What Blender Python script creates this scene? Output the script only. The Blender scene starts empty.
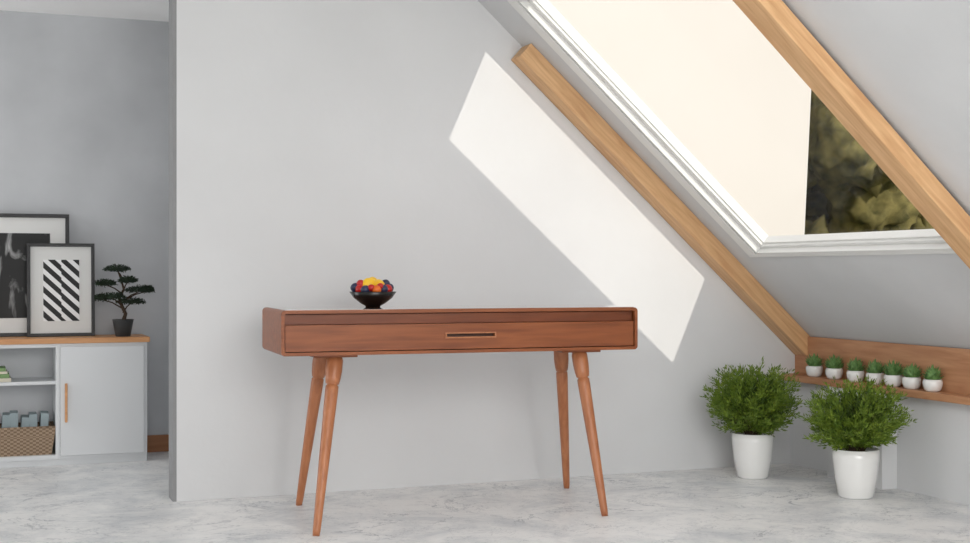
import bpy, bmesh, math, random
from mathutils import Vector, Matrix, noise
random.seed(4)
sc=bpy.context.scene
try:
    sc.view_settings.view_transform='Standard'
except Exception as e: print(e)
COL=sc.collection

# ---------------------------------------------------------------- materials
def newmat(name):
    m=bpy.data.materials.new(name); m.use_nodes=True
    nt=m.node_tree; b=nt.nodes['Principled BSDF']
    return m,nt,b
def lin(c):
    return tuple(((v/255)/12.92 if v/255<=.04045 else ((v/255+.055)/1.055)**2.4) for v in c)+(1,)
def plain(name,c,rough=.5,metal=0,spec=.5,coat=0):
    m,nt,b=newmat(name)
    b.inputs['Base Color'].default_value=lin(c); b.inputs['Roughness'].default_value=rough
    b.inputs['Metallic'].default_value=metal; b.inputs['Specular IOR Level'].default_value=spec
    b.inputs['Coat Weight'].default_value=coat
    return m
def noisy(name,c1,c2,scale=(1,1,1),nscale=4,detail=6,rough=.6,bump=0,p0=.3,p1=.7,dist=0,coat=0,bscale=None,spec=.5):
    m,nt,b=newmat(name); N=nt.nodes; L=nt.links
    tc=N.new('ShaderNodeTexCoord'); mp=N.new('ShaderNodeMapping'); mp.inputs['Scale'].default_value=scale
    L.new(tc.outputs['Object'],mp.inputs['Vector'])
    nz=N.new('ShaderNodeTexNoise'); nz.inputs['Scale'].default_value=nscale; nz.inputs['Detail'].default_value=detail; nz.inputs['Distortion'].default_value=dist
    L.new(mp.outputs[0],nz.inputs['Vector'])
    cr=N.new('ShaderNodeValToRGB'); cr.color_ramp.elements[0].position=p0; cr.color_ramp.elements[1].position=p1
    cr.color_ramp.elements[0].color=lin(c1); cr.color_ramp.elements[1].color=lin(c2)
    L.new(nz.outputs['Fac'],cr.inputs[0]); L.new(cr.outputs[0],b.inputs['Base Color'])
    b.inputs['Roughness'].default_value=rough; b.inputs['Coat Weight'].default_value=coat; b.inputs['Specular IOR Level'].default_value=spec
    if bump:
        src=nz
        if bscale:
            src=N.new('ShaderNodeTexNoise'); src.inputs['Scale'].default_value=bscale; src.inputs['Detail'].default_value=5
            L.new(tc.outputs['Object'],src.inputs['Vector'])
        bp=N.new('ShaderNodeBump'); bp.inputs['Strength'].default_value=bump; bp.inputs['Distance'].default_value=.01
        L.new(src.outputs['Fac'],bp.inputs['Height']); L.new(bp.outputs[0],b.inputs['Normal'])
    return m
M_wall=noisy('plaster_wall',(212,213,214),(219,220,221),nscale=1.6,rough=.85,bump=.12,bscale=14)
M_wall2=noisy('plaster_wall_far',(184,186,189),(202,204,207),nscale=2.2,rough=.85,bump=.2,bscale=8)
M_ceil=noisy('plaster_ceiling',(242,242,242),(246,246,246),nscale=1.5,rough=.9,bump=.1,bscale=12)
M_slope=noisy('plaster_slope',(206,207,208),(215,216,217),nscale=2,rough=.9,bump=.3,bscale=9)
M_white=plain('white_paint',(230,230,227),.4)
M_edge_shade=plain('wall_edge_shade',(140,141,142),.7)  # shade of the wall's end face put into the colour
M_cab=plain('cabinet_white',(216,218,220),.5)
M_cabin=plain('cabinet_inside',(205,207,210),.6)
M_beam=noisy('oak_beam',(200,152,106),(226,184,136),scale=(1.2,14,14),nscale=4,detail=8,rough=.5,bump=.05,dist=.6)
M_board=noisy('oak_board',(172,120,84),(196,146,108),scale=(14,1.5,14),nscale=3,detail=8,rough=.5,dist=.5)
M_top=noisy('cabinet_top_wood',(190,134,84),(210,155,104),scale=(1.5,14,14),nscale=3,rough=.45)
M_desk=noisy('walnut_red',(118,62,32),(150,86,48),scale=(1.0,14,14),nscale=3.5,detail=8,rough=.38,dist=.5,spec=.35)
M_rail=noisy('walnut_dark',(104,52,26),(130,70,38),scale=(1.0,14,14),nscale=3.5,detail=8,rough=.38,dist=.5,spec=.35)
M_desktop=noisy('walnut_top',(134,78,48),(160,98,64),scale=(1.2,12,12),nscale=3.5,detail=8,rough=.12,dist=.5,coat=1)
M_desktop.node_tree.nodes['Principled BSDF'].inputs['Coat IOR'].default_value=1.9
M_leg=noisy('leg_wood',(160,98,62),(188,124,84),scale=(14,14,1.4),nscale=3,detail=8,rough=.4,dist=.5)
M_dark=plain('dark_slot',(66,36,22),.6)
M_black=plain('black_lacquer',(14,14,15),.25)
M_frame=plain('frame_black',(34,34,36),.5)
M_mat=plain('passepartout',(222,222,220),.8)
M_pot=plain('white_ceramic',(238,238,236),.18,coat=.4)
M_soil=plain('soil',(58,42,30),.95)
M_leaf=noisy('foliage_green',(68,98,20),(128,150,46),nscale=30,rough=.6)
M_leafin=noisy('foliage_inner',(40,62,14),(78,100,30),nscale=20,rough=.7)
M_suc=noisy('succulent_green',(62,104,48),(120,156,92),nscale=40,rough=.5)
M_bark=plain('bark',(62,46,32),.9)
M_bon=noisy('bonsai_foliage',(16,32,20),(40,60,36),nscale=40,rough=.7)
M_bpot=plain('bonsai_pot_dark',(48,50,52),.5)
M_yel=noisy('mango_yellow',(236,178,20),(250,208,50),nscale=20,rough=.4)
M_red=plain('berry_red',(184,30,24),.35)
M_blue=plain('plum_dark',(44,48,78),.4)
M_or=plain('orange_fruit',(228,110,30),.45)
M_book1=plain('book_green',(120,150,100),.7)
M_book2=plain('book_cream',(214,208,190),.7)
M_book3=plain('book_bluegrey',(150,164,168),.7)
M_ext=noisy('exterior_render',(238,232,225),(241,235,229),nscale=.6,rough=.95)
M_forest=noisy('forest_foliage',(66,66,36),(160,148,92),nscale=3.0,detail=12,rough=.95,p0=.30,p1=.72)
M_ground=noisy('grass_ground',(50,60,30),(90,96,54),nscale=1,rough=.95)
M_base=noisy('baseboard_wood',(150,98,62),(172,118,78),scale=(1,10,10),rough=.5)

def basketmat():
    m,nt,b=newmat('wicker'); N=nt.nodes; L=nt.links
    tc=N.new('ShaderNodeTexCoord'); mp=N.new('ShaderNodeMapping'); mp.inputs['Scale'].default_value=(70,70,110)
    L.new(tc.outputs['Object'],mp.inputs[0])
    ck=N.new('ShaderNodeTexChecker'); ck.inputs['Scale'].default_value=1; ck.inputs['Color1'].default_value=lin((166,144,122)); ck.inputs['Color2'].default_value=lin((128,106,84))
    L.new(mp.outputs[0],ck.inputs[0]); L.new(ck.outputs[0],b.inputs['Base Color']); b.inputs['Roughness'].default_value=.8
    bp=N.new('ShaderNodeBump'); bp.inputs['Strength'].default_value=.5; L.new(ck.outputs[1],bp.inputs['Height']); L.new(bp.outputs[0],b.inputs['Normal'])
    return m
M_basket=basketmat()
def floormat():
    m,nt,b=newmat('marble_floor'); N=nt.nodes; L=nt.links
    tc=N.new('ShaderNodeTexCoord')
    n1=N.new('ShaderNodeTexNoise'); n1.inputs['Scale'].default_value=3.0; n1.inputs['Detail'].default_value=12; n1.inputs['Roughness'].default_value=.72; n1.inputs['Distortion'].default_value=.5
    L.new(tc.outputs['Object'],n1.inputs[0])
    c1=N.new('ShaderNodeValToRGB'); e=c1.color_ramp.elements; e[0].position=.34; e[0].color=lin((206,209,212)); e[1].position=.56; e[1].color=lin((242,242,241))
    L.new(n1.outputs[0],c1.inputs[0])
    prev=c1.outputs[0]
    for sc_,w,st,dist,off in ((1.7,.008,.85,1.0,0),(3.6,.009,.75,1.4,7),(8,.014,.55,1.6,13)):
        mp=N.new('ShaderNodeMapping'); mp.inputs['Location'].default_value=(off,off*.7,0); mp.inputs['Scale'].default_value=(1,1.25,1)
        L.new(tc.outputs['Object'],mp.inputs[0])
        n=N.new('ShaderNodeTexNoise'); n.inputs['Scale'].default_value=sc_; n.inputs['Detail'].default_value=10; n.inputs['Roughness'].default_value=.62; n.inputs['Distortion'].default_value=dist
        L.new(mp.outputs[0],n.inputs[0])
        s=N.new('ShaderNodeMath'); s.operation='SUBTRACT'; s.inputs[1].default_value=.5; L.new(n.outputs[0],s.inputs[0])
        a=N.new('ShaderNodeMath'); a.operation='ABSOLUTE'; L.new(s.outputs[0],a.inputs[0])
        mr=N.new('ShaderNodeMapRange'); mr.inputs['From Min'].default_value=0; mr.inputs['From Max'].default_value=w; mr.inputs['To Min'].default_value=st; mr.inputs['To Max'].default_value=0
        L.new(a.outputs[0],mr.inputs[0])
        nb=N.new('ShaderNodeTexNoise'); nb.inputs['Scale'].default_value=sc_*1.3; L.new(mp.outputs[0],nb.inputs[0])
        mb=N.new('ShaderNodeMapRange'); mb.inputs['From Min'].default_value=.42; mb.inputs['From Max'].default_value=.62; L.new(nb.outputs[0],mb.inputs[0])
        mu=N.new('ShaderNodeMath'); mu.operation='MULTIPLY'; L.new(mr.outputs[0],mu.inputs[0]); L.new(mb.outputs[0],mu.inputs[1])
        mx=N.new('ShaderNodeMix'); mx.data_type='RGBA'; L.new(mu.outputs[0],mx.inputs[0]); L.new(prev,mx.inputs[6]); mx.inputs[7].default_value=lin((136,142,150))
        prev=mx.outputs[2]
    L.new(prev,b.inputs['Base Color']); b.inputs['Roughness'].default_value=.42
    return m
M_floor=floormat()
def glassmat():
    m=bpy.data.materials.new('window_glass'); m.use_nodes=True; nt=m.node_tree; N=nt.nodes; N.clear()
    o=N.new('ShaderNodeOutputMaterial'); mx=N.new('ShaderNodeMixShader'); t=N.new('ShaderNodeBsdfTransparent'); g=N.new('ShaderNodeBsdfGlossy'); g.inputs['Roughness'].default_value=.02
    mx.inputs[0].default_value=.03
    nt.links.new(t.outputs[0],mx.inputs[1]); nt.links.new(g.outputs[0],mx.inputs[2]); nt.links.new(mx.outputs[0],o.inputs[0])
    return m
M_glass=glassmat()
def artA():
    m,nt,b=newmat('print_dark_abstract'); N=nt.nodes; L=nt.links
    tc=N.new('ShaderNodeTexCoord'); mp=N.new('ShaderNodeMapping'); mp.inputs['Scale'].default_value=(6,1,2.4); mp.inputs['Rotation'].default_value=(0,.6,0)
    L.new(tc.outputs['Object'],mp.inputs[0])
    n=N.new('ShaderNodeTexNoise'); n.inputs['Scale'].default_value=1.6; n.inputs['Detail'].default_value=5; n.inputs['Distortion'].default_value=1.5
    L.new(mp.outputs[0],n.inputs[0])
    c=N.new('ShaderNodeValToRGB'); e=c.color_ramp.elements; e[0].position=.56; e[0].color=(.006,.006,.006,1); e[1].position=.76; e[1].color=(.55,.55,.55,1)
    L.new(n.outputs[0],c.inputs[0]); L.new(c.outputs[0],b.inputs['Base Color']); b.inputs['Roughness'].default_value=.6
    return m
M_artA=artA()
M_paper=plain('print_paper',(238,238,238),.7); M_ink=plain('print_ink',(18,18,18),.6)

# ---------------------------------------------------------------- helpers
def addobj(name,me,mat=None,parent=None,smooth=False):
    o=bpy.data.objects.new(name,me); COL.objects.link(o)
    if mat: me.materials.append(mat)
    if smooth:
        for p in me.polygons: p.use_smooth=True
    if parent: o.parent=parent
    return o
def group(name,loc=(0,0,0),rz=0):
    e=bpy.data.objects.new(name,None); e.location=loc; e.rotation_euler=(0,0,rz); e.empty_display_size=.05
    COL.objects.link(e); return e
def mesh(name,v,f,mat,parent=None,smooth=False):
    me=bpy.data.meshes.new(name); me.from_pydata(v,[],f); me.update()
    bm=bmesh.new(); bm.from_mesh(me); bmesh.ops.recalc_face_normals(bm,faces=bm.faces); bm.to_mesh(me); bm.free()
    return addobj(name,me,mat,parent,smooth)
def box(name,x0,x1,y0,y1,z0,z1,mat,parent=None,bevel=0,seg=2):
    bm=bmesh.new(); bmesh.ops.create_cube(bm,size=1)
    for v in bm.verts: v.co=Vector((x0+(v.co.x+.5)*(x1-x0),y0+(v.co.y+.5)*(y1-y0),z0+(v.co.z+.5)*(z1-z0)))
    if bevel: bmesh.ops.bevel(bm,geom=bm.edges[:],offset=bevel,segments=seg,affect='EDGES',profile=.5)
    me=bpy.data.meshes.new(name); bm.to_mesh(me); bm.free()
    return addobj(name,me,mat,parent)
def prism(name,poly,y0,y1,mat,parent=None):   # poly in XZ
    n=len(poly); v=[(x,y0,z) for x,z in poly]+[(x,y1,z) for x,z in poly]
    f=[tuple(range(n)),tuple(range(2*n-1,n-1,-1))]+[(i,(i+1)%n,n+(i+1)%n,n+i) for i in range(n)]
    return mesh(name,v,f,mat,parent)
def lathe(name,prof,mat,parent=None,seg=40,loc=(0,0,0)):
    v=[];f=[];n=len(prof)
    for i in range(seg):
        a=2*math.pi*i/seg
        for r,z in prof: v.append((loc[0]+r*math.cos(a),loc[1]+r*math.sin(a),loc[2]+z))
    for i in range(seg):
        j=(i+1)%seg
        for k in range(n-1): f.append((i*n+k,j*n+k,j*n+k+1,i*n+k+1))
    me=bpy.data.meshes.new(name); me.from_pydata(v,[],f)
    bm=bmesh.new(); bm.from_mesh(me); bmesh.ops.remove_doubles(bm,verts=bm.verts,dist=1e-5); bmesh.ops.recalc_face_normals(bm,faces=bm.faces); bm.to_mesh(me); bm.free()
    return addobj(name,me,mat,parent,True)
def tubeverts(pts,rad,seg,v,f):
    pts=[Vector(p) for p in pts]; base=len(v)
    for i,p in enumerate(pts):
        d=(pts[min(i+1,len(pts)-1)]-pts[max(i-1,0)]).normalized()
        up=Vector((0,1,0)) if abs(d.y)<.9 else Vector((1,0,0))
        a=d.cross(up).normalized(); b=d.cross(a)
        for k in range(seg):
            t=2*math.pi*k/seg; v.append(tuple(p+rad[i]*(math.cos(t)*a+math.sin(t)*b)))
    for i in range(len(pts)-1):
        for k in range(seg):
            l=(k+1)%seg; f.append((base+i*seg+k,base+i*seg+l,base+(i+1)*seg+l,base+(i+1)*seg+k))
    f.append(tuple(base+k for k in range(seg))); f.append(tuple(base+(len(pts)-1)*seg+k for k in range(seg-1,-1,-1)))
def tube(name,pts,rad,mat,parent=None,seg=20):
    v=[];f=[]; tubeverts(pts,rad,seg,v,f); return mesh(name,v,f,mat,parent,True)

# ---------------------------------------------------------------- room shell
CE=2.2; YB=5.29; XL=-2.6; YR=-1.6
box('floor',XL-.1,3.9,YR-.1,6.95,-.1,0,M_floor)
RX,RZ,TN=3.66,.615,.903
ph=math.atan(TN); c_,s_=math.cos(ph),math.sin(ph)
RM=Matrix(((-c_,0,s_,RX),(0,1,0,0),(s_,0,c_,RZ),(0,0,0,1)))
def rbox(name,s0,s1,y0,y1,n0,n1,mat,parent=None,bevel=0):
    o=box(name,s0,s1,y0,y1,n0,n1,mat,parent,bevel); o.matrix_basis=RM; return o
def rx(s): return RX-c_*s
def rz_(s): return RZ+s_*s
ST=(CE-RZ)/s_
prism('wall_back',[(.727,0),(3.9,0),(3.9,rz_(-.32)+.0),(rx(ST),CE),(.727,CE)],YB,YB+.12,M_wall)
box('wall_end_shade',.712,.727,YB+.001,YB+.12,0,CE,M_edge_shade)  # thin dark sheet painted as the shade on the wall's end face
box('ceiling',XL-.1,rx(ST)+.0,YR-.1,6.95,CE,CE+.06,M_ceil)
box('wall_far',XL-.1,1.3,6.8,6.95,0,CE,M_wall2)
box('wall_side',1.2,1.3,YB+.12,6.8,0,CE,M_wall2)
prism('wall_rear',[(XL-.1,0),(3.9,0),(3.9,rz_(-.32)),(rx(ST),CE),(XL-.1,CE)],YR-.1,YR,M_wall)
g=group('wall_left')
box('wall_low',XL-.1,XL,YR,6.8,0,.25,M_wall,g); box('wall_high',XL-.1,XL,YR,6.8,2.08,CE,M_wall,g)
box('wall_end',XL-.1,XL,5.2,6.8,.25,2.08,M_wall,g); box('wall_start',XL-.1,XL,YR,-.6,.25,2.08,M_wall,g)
g=group('added_side_window')  # unseen window in the left wall, added to let sky light in
for i,y in enumerate((-.6,1.3,3.2,5.14)): box('added_mullion_%d'%i,XL-.08,XL-.02,y,y+.06,.25,2.08,M_white,g)
prism('wall_right',[(3.62,0),(3.9,0),(3.9,.45),(3.66,.61),(3.66,.40),(3.62,.40)],YR,YB,M_wall)
box('trim_1',3.543,3.62,4.51,4.893,0,.40,M_wall)
# roof slope with skylight opening
OS0,OS1,OY0,OY1=.585,2.14,3.60,4.955
T=.05
g=group('ceiling_slope')
rbox('slope_low',-.32,OS0,YR,YB,0,T,M_slope,g)
rbox('slope_high',OS1,ST+.04,YR,YB,0,T,M_slope,g)
rbox('slope_near',OS0,OS1,YR,OY0,0,T,M_slope,g)
rbox('slope_far',OS0,OS1,OY1,YB,0,T,M_slope,g)
g=group('window_1')
def ring(name,s0,s1,y0,y1,w,n0,n1,mat,bev=.002,wf=None):
    wf=wf or w
    rbox(name+'_low',s0,s0+w,y0,y1,n0,n1,mat,g,bev); rbox(name+'_high',s1-w,s1,y0,y1,n0,n1,mat,g,bev)
    rbox(name+'_near',s0+w,s1-w,y0,y0+w,n0,n1,mat,g,bev); rbox(name+'_far',s0+w,s1-w,y1-wf,y1,n0,n1,mat,g,bev)
ring('casing',OS0-.022,OS1+.02,OY0-.01,OY1+.085,.020,-.012,.0,M_white,wf=.065)
ring('reveal',OS0,OS1,OY0,OY1,.008,-.014,T+.02,M_white)
ring('sash',OS0+.008,OS1-.008,OY0+.008,OY1-.008,.016,.014,T+.02,M_white,wf=.03)
ring('sash_lip',OS0+.024,OS1-.024,OY0+.024,OY1-.038,.008,.026,T+.015,M_white)
rbox('glass',OS0+.026,OS1-.026,OY0+.026,OY1-.040,.040,.044,M_glass,g)
# rafters
rbox('rafter_beam',-.05,1.935,YB-.105,YB-.002,-.083,-.001,M_beam,None,.003)
rbox('rafter_beam.001',-.02,ST-.08,3.485,3.60,-.078,-.013,M_beam,None,.003)
g=group('wall_shelf')
box('ledge',3.565,3.659,2.0,YB-.001,.402,.432,M_board,g,.002)
box('back_board',3.645,3.659,2.0,YB-.001,.432,.612,M_board,g,.001)
box('baseboard_far',XL,1.2,6.785,6.8,0,.085,M_base)

# ---------------------------------------------------------------- desk
D=group('writing_desk',(.985,4.53,0),-math.radians(3))
L_,W_,Z0,Z1=1.375,.45,.620,.782
def rrect(x0,x1,z0,z1,r,n=6):
    pts=[]
    for cx,cz,a0 in ((x1-r,z1-r,0),(x0+r,z1-r,90),(x0+r,z0+r,180),(x1-r,z0+r,270)):
        for i in range(n+1):
            a=math.radians(a0+90*i/n); pts.append((cx+r*math.cos(a),cz+r*math.sin(a)))
    return pts
th=.012
o_=rrect(0,L_,Z0,Z1,.014); i_=rrect(th,L_-th,Z0+th,Z1-th,.007); n=len(o_)
v=[(x,0.002,z) for x,z in o_]+[(x,W_,z) for x,z in o_]+[(x,0.002,z) for x,z in i_]+[(x,W_,z) for x,z in i_]
f=[]
for k in range(n):
    l=(k+1)%n
    f+= [(k,l,n+l,n+k),(2*n+k,2*n+l,3*n+l,3*n+k),(k,l,2*n+l,2*n+k),(n+k,n+l,3*n+l,3*n+k)]
mesh('case',v,f,M_desk,D)
box('desk_top_panel',.016,L_-.016,.004,W_-.004,Z1-.0005,Z1+.0015,M_desktop,D)
box('carcass',th,L_-th,.05,W_-.005,Z0+th,Z1-th,M_desk,D)
x0,x1=th+.003,L_-th-.003; zb,zt=Z0+th+.003,Z1-th-.003; zm=zb+.094
box('drawer_rail',x0,x1,.024,.05,zm+.001,zt,M_rail,D,.001)
sx0,sx1,sz0,sz1=.61,.795,.680,.691
box('drawer_low',x0,x1,.008,.05,zb,sz0,M_desk,D)
box('drawer_up',x0,x1,.008,.05,sz1,zm,M_desk,D)
box('drawer_l',x0,sx0,.008,.05,sz0,sz1,M_desk,D); box('drawer_r',sx1,x1,.008,.05,sz0,sz1,M_desk,D)
box('handle_recess',sx0,sx1,.025,.05,sz0,sz1,M_dark,D)
box('handle_lip',sx0-.006,sx1+.006,.003,.012,sz0-.006,sz0,M_leg,D,.002)
box('handle_lip_top',sx0-.006,sx1+.006,.003,.012,sz1,sz1+.005,M_leg,D,.0015)
box('handle_lip_l',sx0-.006,sx0,.003,.012,sz0-.004,sz1+.003,M_leg,D,.0015)
box('handle_lip_r',sx1,sx1+.006,.003,.012,sz0-.004,sz1+.003,M_leg,D,.0015)
for k,(a,b) in enumerate(((.13,.29),(1.09,1.25))):
    box('mount_plate_%d'%k,a,b,.07,.43,Z0-.012,Z0,M_desk,D,.002)
R3=Matrix.Rotation(math.radians(3),3,'Z')
def tol(p): return R3@(Vector(p)-Vector((.985,4.53,0)))
tops=[(.215,.11),(1.175,.11),(.22,.39),(1.21,.39)]
feet=[(1.085,4.429,0),(2.188,4.400,0),(1.165,5.038,0),(2.318,5.025,0)]
for k in range(4):
    a=Vector((tops[k][0],tops[k][1],Z0-.012)); b=tol(feet[k]); b.z=.0
    fr=[0,.02,.08,.13,.155,.160,.166,.171,.20,.6,.97,1]; rr=[.026,.0305,.0305,.0275,.0245,.0195,.0195,.0235,.0240,.0190,.0138,.012]
    tube('leg_%d'%(k+1),[a.lerp(b,t) for t in fr],rr,M_leg,D,24)

# ---------------------------------------------------------------- fruit bowl
B=group('fruit_bowl',(1.41,4.84,Z1+.0015))
prof=[(0,.001),(.028,.0),(.030,.004),(.048,.014),(.074,.034),(.091,.058),(.0885,.059),(.070,.037),(.045,.018),(0,.012)]
lathe('bowl',prof,M_black,B)
def ball(name,loc,r,sc,mat,parent,rot=(0,0,0),nz=0,sub=3):
    bm=bmesh.new(); bmesh.ops.create_icosphere(bm,subdivisions=sub,radius=r)
    Rm=Matrix.Rotation(rot[2],3,'Z')@Matrix.Rotation(rot[1],3,'Y')@Matrix.Rotation(rot[0],3,'X')
    for v in bm.verts:
        c=v.co.copy()
        if nz: c*=1+nz*noise.noise(c*(1.5/r)+Vector(loc)*9)
        c=Vector((c.x*sc[0],c.y*sc[1],c.z*sc[2])); v.co=Rm@c+Vector(loc)
    me=bpy.data.meshes.new(name); bm.to_mesh(me); bm.free()
    return addobj(name,me,mat,parent,True)
fr=[((-.014,0,.086),.026,(1.25,.9,1),M_yel),((.020,-.008,.084),.024,(1.2,1,.9),M_yel),((.004,.02,.094),.022,(1,1,1),M_yel),
((-.055,-.012,.068),.018,(1,1,1),M_red),((-.066,.016,.074),.019,(1,1,1),M_blue),((-.040,-.036,.066),.018,(1,1,1),M_blue),((-.047,.006,.088),.017,(1,1,1),M_red),
((.052,-.022,.068),.019,(1,1,1),M_red),((.068,.010,.072),.019,(1,1,1),M_blue),((.030,-.042,.068),.018,(1,1,1),M_blue),((.052,.004,.088),.018,(1,1,1),M_blue),
((.0,-.050,.066),.018,(1,1,1),M_or),((.03,.045,.070),.021,(1,1,1),M_or),((-.03,.045,.070),.021,(1,1,1),M_red),((0,0,.046),.038,(1,1,.7),M_blue),((-.020,-.046,.074),.014,(1,1,1),M_red),((.016,-.046,.080),.013,(1,1,1),M_red)]
for k,(l,r,s,m) in enumerate(fr): ball('fruit_%d'%k,l,r,s,m,B,nz=.06,rot=(0,.3*k,k))

# ---------------------------------------------------------------- plants
def leafquad(v,f,p,d,l,w):
    side=d.cross(Vector((random.uniform(-1,1),random.uniform(-1,1),random.uniform(-1,1)))).normalized()*w
    b=len(v); v+= [tuple(p),tuple(p+d*l*.5+side),tuple(p+d*l),tuple(p+d*l*.5-side)]; f.append((b,b+1,b+2,b+3))
def bush(name,loc,seed,potr,poth,bw,bh):
    random.seed(seed)
    P=group(name,loc)
    lathe('pot',[(0,0),(potr*.68,0),(potr*.76,.008),(potr*.90,poth*.4),(potr*1.0,poth*.82),(potr,poth),(potr*.94,poth),(potr*.92,poth-.02),(0,poth-.02)],M_pot,P)
    lathe('soil',[(0,poth-.018),(potr*.93,poth-.018)],M_soil,P)
    v=[];f=[];vi=[];fi=[];vs=[];fs=[]
    cz=poth+bh*.47
    base=Vector((0,0,poth-.02))
    for k in range(430):
        u=random.uniform(-.85,1); a=random.uniform(0,2*math.pi); rr=math.sqrt(1-u*u)
        q=random.uniform(.74,1.08) if k%3 else random.uniform(.40,.8)
        e=Vector((rr*math.cos(a)*bw*q,rr*math.sin(a)*bw*q,cz+u*bh*.5*q))
        lob=1+.30*noise.noise(Vector((math.cos(a)*2.2+seed,math.sin(a)*2.2,u*2.6)))
        e.x*=lob; e.y*=lob; e.z=cz+(e.z-cz)*(1+(lob-1)*.7)
        m=Vector((e.x*.28,e.y*.28,max(base.z+.04,(base.z+e.z)/2+.02)))
        s0=base+Vector((math.cos(a)*potr*.3,math.sin(a)*potr*.3,0))
        pts=[]
        for i in range(9):
            t=i/8; pts.append(s0*(1-t)**2+m*2*t*(1-t)+e*t*t)
        if k%4==0: tubeverts(pts[:7],[.0022*(1-.1*i) for i in range(7)],4,vs,fs)
        nL=70
        for j in range(nL):
            t=.34+.66*(j/nL)**.8
            p=s0*(1-t)**2+m*2*t*(1-t)+e*t*t
            dd=((m-s0)*(1-t)+(e-m)*t).normalized()
            rnd=Vector((random.gauss(0,1),random.gauss(0,1),random.gauss(0,1))).normalized()
            p=p+rnd*random.uniform(0,.012)
            d=(dd*.9+rnd*.8+Vector((0,0,.4))).normalized()
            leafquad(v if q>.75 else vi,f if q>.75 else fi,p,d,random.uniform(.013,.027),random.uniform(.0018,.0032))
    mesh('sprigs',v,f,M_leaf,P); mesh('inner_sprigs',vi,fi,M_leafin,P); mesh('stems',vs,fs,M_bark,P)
bush('potted_shrub',(3.213,4.985,0),11,.092,.20,.215,.325)
bush('potted_shrub.001',(3.325,4.398,0),23,.093,.198,.212,.285)

def succ(name,loc,seed):
    random.seed(seed); P=group(name,loc)
    lathe('pot',[(0,0),(.024,0),(.033,.008),(.0385,.025),(.0395,.040),(.036,.050),(.033,.050),(.033,.044),(0,.044)],M_pot,P,24)
    v=[];f=[]
    kind=seed%3
    cz=.056
    for ringi in range(7):
        el=math.radians(-5+ringi*15); nn=max(3,int(11*math.cos(el*.95)))
        for j in range(nn):
            a=2*math.pi*(j+.5*(ringi%2))/nn+random.uniform(-.1,.1)
            d=Vector((math.cos(a)*math.cos(el),math.sin(a)*math.cos(el),math.sin(el)))
            ln=.036+.012*random.random()+(.006 if kind==1 else 0)
            s=d.cross(Vector((0,0,1))).normalized(); up=s.cross(d)
            o=Vector((0,0,cz)); w=.0075; b=len(v)
            tip=o+d*ln+Vector((0,0,.012))
            mid=o+d*ln*.6
            v+=[tuple(o),tuple(mid+s*w),tuple(mid+up*.005),tuple(mid-s*w),tuple(mid-up*.005),tuple(tip)]
            f+=[(b,b+1,b+2),(b,b+2,b+3),(b,b+3,b+4),(b,b+4,b+1),(b+5,b+2,b+1),(b+5,b+3,b+2),(b+5,b+4,b+3),(b+5,b+1,b+4)]
    mesh('leaves',v,f,M_suc,P)
    ball('core',(0,0,.064),.028,(1,1,1.15),M_suc,P,nz=.1)
for k,y in enumerate((5.075,4.925,4.770,4.635,4.515,4.398,4.270)):
    succ('potted_succulent'+('' if k==0 else '.%03d'%k),(3.605,y,.432),k+3)

# ---------------------------------------------------------------- cabinet (far room)
C=group('sideboard_cabinet',(-.75,6.48,0))
CW=1.5; 
box('top_slab',0,CW+.012,-.012,.30,.578,.603,M_top,C,.002)
box('side_right',CW-.02,CW,0,.29,.03,.578,M_cab,C,.001); box('side_left',0,.02,0,.29,.03,.578,M_cab,C,.001)
box('divider',1.078,1.096,-.002,.28,.03,.578,M_cab,C,.001)
box('upper_rail',.02,CW-.02,0.0,.28,.560,.578,M_cab,C); box('bottom',.02,CW-.02,0,.28,.03,.05,M_cab,C)
box('back',.02,CW-.02,.28,.29,.05,.56,M_cabin,C); box('shelf',.02,1.078,.01,.28,.385,.400,M_cab,C)
box('plinth',.0,CW,.012,.29,0,.03,M_cab,C)
box('door',1.098,1.484,-.012,.004,.045,.562,M_cab,C,.002)
box('handle',1.118,1.130,-.030,-.018,.205,.39,M_top,C,.003)
for z in (.215,.375): box('handle_post_%d'%int(z*1000),1.121,1.127,-.02,-.010,z,z+.008,M_top,C)
K=group('wicker_basket',(.14,6.60,.05))
v=[(-.17,-.09,0),(.17,-.09,0),(.17,.09,0),(-.17,.09,0),(-.19,-.105,.13),(.19,-.105,.13),(.19,.105,.13),(-.19,.105,.13),
   (-.178,-.093,.13),(.178,-.093,.13),(.178,.093,.13),(-.178,.093,.13),(-.16,-.08,.01),(.16,-.08,.01),(.16,.08,.01),(-.16,.08,.01)]
f=[(0,1,2,3)]+[(i,(i+1)%4,4+(i+1)%4,4+i) for i in range(4)]+[(4+i,4+(i+1)%4,8+(i+1)%4,8+i) for i in range(4)]+[(8+i,8+(i+1)%4,12+(i+1)%4,12+i) for i in range(4)]+[(12,13,14,15)]
mesh('body',v,f,M_basket,K)
ringp=[(-.186,-.101,.13),(.186,-.101,.13),(.186,.101,.13),(-.186,.101,.13),(-.186,-.101,.13)]
tube('rim',ringp,[.007]*5,M_basket,K,8)
for k in range(6):
    x=-.10+k*.043; o=box('book_%d'%k,x,x+.036,-.06,.07,.02,.180+.010*(k%3),M_book3,K,.002); o.rotation_euler=(0,.05*(k%2),0)
S=group('book_stack',(.0,6.60,.400))
for k,(m,h) in enumerate(((M_book2,.018),(M_book1,.02),(M_book2,.012),(M_book1,.016))):
    z=sum((.018,.02,.012,.016)[:k]); box('book_%d'%k,-.13+.004*k,.13-.008*k,-.08,.08,z,z+h-.001,m,S,.001)

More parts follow.
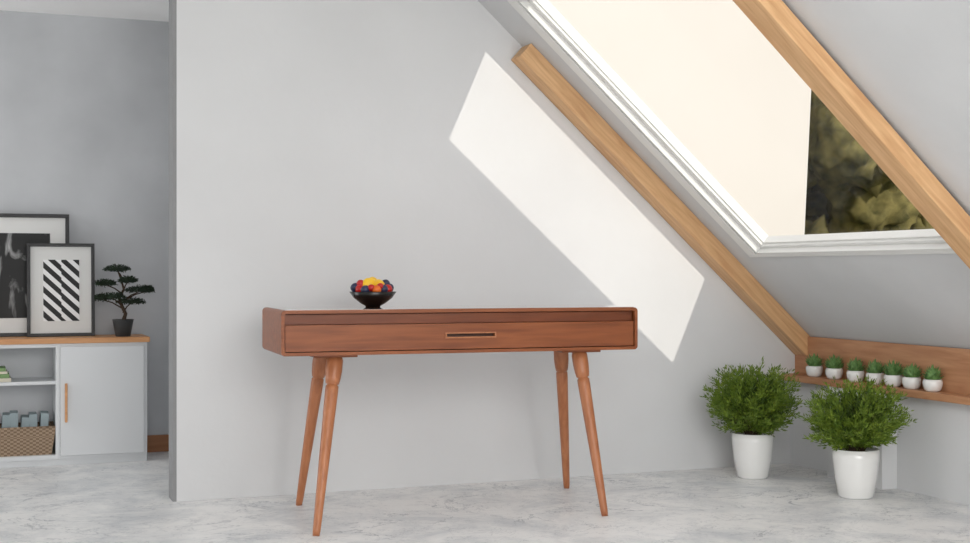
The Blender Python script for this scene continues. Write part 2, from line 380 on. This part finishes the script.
def pframe(name,loc,w,h,fw,tilt,artrect,art):
    P=group(name,loc); P.rotation_euler=(-tilt,0,0)
    for nm,a in (('rail_low',(0,w,0,fw)),('rail_high',(0,w,h-fw,h)),('stile_l',(0,fw,fw,h-fw)),('stile_r',(w-fw,w,fw,h-fw))):
        box(nm,a[0],a[1],-.018,.004,a[2],a[3],M_frame,P,.0015)
    box('mat_board',fw,w-fw,-.004,0,fw,h-fw,M_mat,P)
    x0,x1,z0,z1=artrect
    if art=='A': box('print',x0,x1,-.006,-.004,z0,z1,M_artA,P)
    else:
        box('print',x0,x1,-.006,-.004,z0,z1,M_paper,P)
        bm=bmesh.new()
        xs=[x0,x0+(x1-x0)*.5,x1]
        for ci in range(2):
            xa,xb=xs[ci],xs[ci+1]; dz=(xb-xa)*.95; zz=z0-.3+.030*ci; hh=.032
            while zz<z1+.2:
                poly=[Vector((xa,-.0065,zz+dz)),Vector((xb,-.0065,zz)),Vector((xb,-.0065,zz+hh)),Vector((xa,-.0065,zz+dz+hh))]
                bm.faces.new([bm.verts.new(p) for p in poly]); zz+=.060
        for z,nn in ((z0,-1),(z1,1)):
            bmesh.ops.bisect_plane(bm,geom=bm.verts[:]+bm.edges[:]+bm.faces[:],plane_co=(0,0,z),plane_no=(0,0,nn),clear_outer=True)
        me=bpy.data.meshes.new('print_bars'); bm.to_mesh(me); bm.free(); addobj('print_bars',me,M_ink,P)
pframe('picture_frame',(-.10,6.735,.603),.505,.60,.018,math.radians(3),(.09,.415,.09,.505),'A')
pframe('picture_frame.001',(.205,6.665,.603),.315,.455,.016,math.radians(4),(.075,.243,.075,.375),'B')

T_=group('bonsai_tree',(.645,6.565,.603))
lathe('pot',[(0,0),(.034,0),(.036,.004),(.050,.078),(.052,.083),(.046,.083),(.044,.076),(0,.076)],M_bpot,T_,32)
tube('trunk',[(0,0,.07),(.012,0,.11),(-.006,0,.15),(-.018,0,.19),(.004,0,.23),(-.01,0,.28),(-.03,0,.33)],[.011,.009,.008,.007,.006,.004,.002],M_bark,T_,10)
pads=[(-.028,0,.325,.062),(-.080,.01,.255,.05),(.02,-.03,.270,.045),(.078,0,.222,.068),(-.052,-.02,.190,.064),(.038,.01,.165,.070),(.115,0,.224,.035),(-.100,0,.185,.035)]
v=[];f=[];vb=[];fb=[]
for (x,y,z,r) in pads:
    tubeverts([(0,0,max(.1,z-.05)),(x*.5,y*.5,z-.02),(x,y,z-.004)],[.004,.003,.002],6,vb,fb)
    for k in range(900):
        a=random.uniform(0,6.283); q=math.sqrt(random.random())*r; h=random.uniform(-.010,.024)*math.sqrt(max(0,1-(q/r)**2))+random.uniform(-.003,.003)
        p=Vector((x+q*math.cos(a),y+.6*q*math.sin(a),z+h))
        d=Vector((random.gauss(0,1),random.gauss(0,1),random.gauss(0,.6)+.5)).normalized()
        leafquad(v,f,p,d,random.uniform(.007,.014),.0024)
mesh('foliage',v,f,M_bon,T_); mesh('branches',vb,fb,M_bark,T_)

# ---------------------------------------------------------------- outside
box('ground',-40,60,-30,60,-3.2,-3.0,M_ground)
prism('neighbour_house',[(-14,-3),(9.55,-3),(9.95,4.2),(10.2,9),(-14,9)],14,18,M_ext)
random.seed(9)
bm=bmesh.new()
for k in range(330):
    x=random.uniform(12,36); y=random.uniform(23,30); z=random.uniform(-2,11); r=random.uniform(.9,1.6)
    Mx=Matrix.Translation((x,y,z))
    res=bmesh.ops.create_icosphere(bm,subdivisions=4,radius=r,matrix=Mx)
    for vv in res['verts']:
        d=vv.co-Vector((x,y,z)); vv.co+=d*(.28*noise.noise(vv.co*1.1)+.25*noise.noise(vv.co*3.2)+.2*noise.noise(vv.co*8))
for k in range(14):
    x=random.uniform(12,36); bmesh.ops.create_cone(bm,segments=8,radius1=.3,radius2=.2,depth=8,matrix=Matrix.Translation((x,24,1)))
me=bpy.data.meshes.new('forest_trees'); bm.to_mesh(me); bm.free(); addobj('forest_trees',me,M_forest,None,True)
# wooded hillside rising behind the trees
hv=[];hf=[];nx,ny=40,12
for i in range(nx+1):
    for j in range(ny+1):
        x=-5+i*1.3; y=31+j*1.2; z=-3+min(18,j*1.9)+.8*noise.noise(Vector((x*.4,y*.4,0))); hv.append((x,y,z))
for i in range(nx):
    for j in range(ny): a=i*(ny+1)+j; hf.append((a,a+1,a+ny+2,a+ny+1))
mesh('hillside',hv,hf,M_forest)

# ---------------------------------------------------------------- light
w=bpy.data.worlds.new('World'); sc.world=w; w.use_nodes=True
bg=w.node_tree.nodes['Background']; bg.inputs[0].default_value=(.98,.985,1,1); bg.inputs[1].default_value=1.0
def light(name,kind,loc,direction,energy,color=(1,1,1),**k):
    l=bpy.data.lights.new(name,kind); l.energy=energy; l.color=color
    for a,b in k.items(): setattr(l,a,b)
    o=bpy.data.objects.new(name,l); COL.objects.link(o); o.location=loc
    o.rotation_euler=Vector(direction).to_track_quat('-Z','Y').to_euler(); return o
light('sun','SUN',(3,-5,8),(-.155,1,-.355),1.85,(1,.935,.83),angle=math.radians(.4))
light('overhead_fill','AREA',(1.4,.6,2.12),(.1,.75,-.5),90,(1,.988,.97),shape='RECTANGLE',size=2.6,size_y=1.6)  # added fill under the ceiling, no real fixture
light('rear_fill','AREA',(.8,-1.4,1.1),(.05,1,0),62,(1,.988,.97),shape='RECTANGLE',size=3.4,size_y=1.6)  # added fill behind the camera, evens out wall and slope
light('far_room_fill','AREA',(-2.45,6.1,1.1),(1,0,.05),30,(1,.99,.98),shape='RECTANGLE',size=1.2,size_y=1.8)  # added fill, brightens the far room's walls and ceiling

# ---------------------------------------------------------------- camera
cd=bpy.data.cameras.new('camera'); cam=bpy.data.objects.new('camera',cd); COL.objects.link(cam)
cam.location=(0,0,.92); cam.rotation_euler=(math.pi/2,0,-math.radians(21.17))
cd.sensor_width=36; cd.lens=1300/970*36; cd.clip_start=.05; cd.clip_end=300
sc.camera=cam
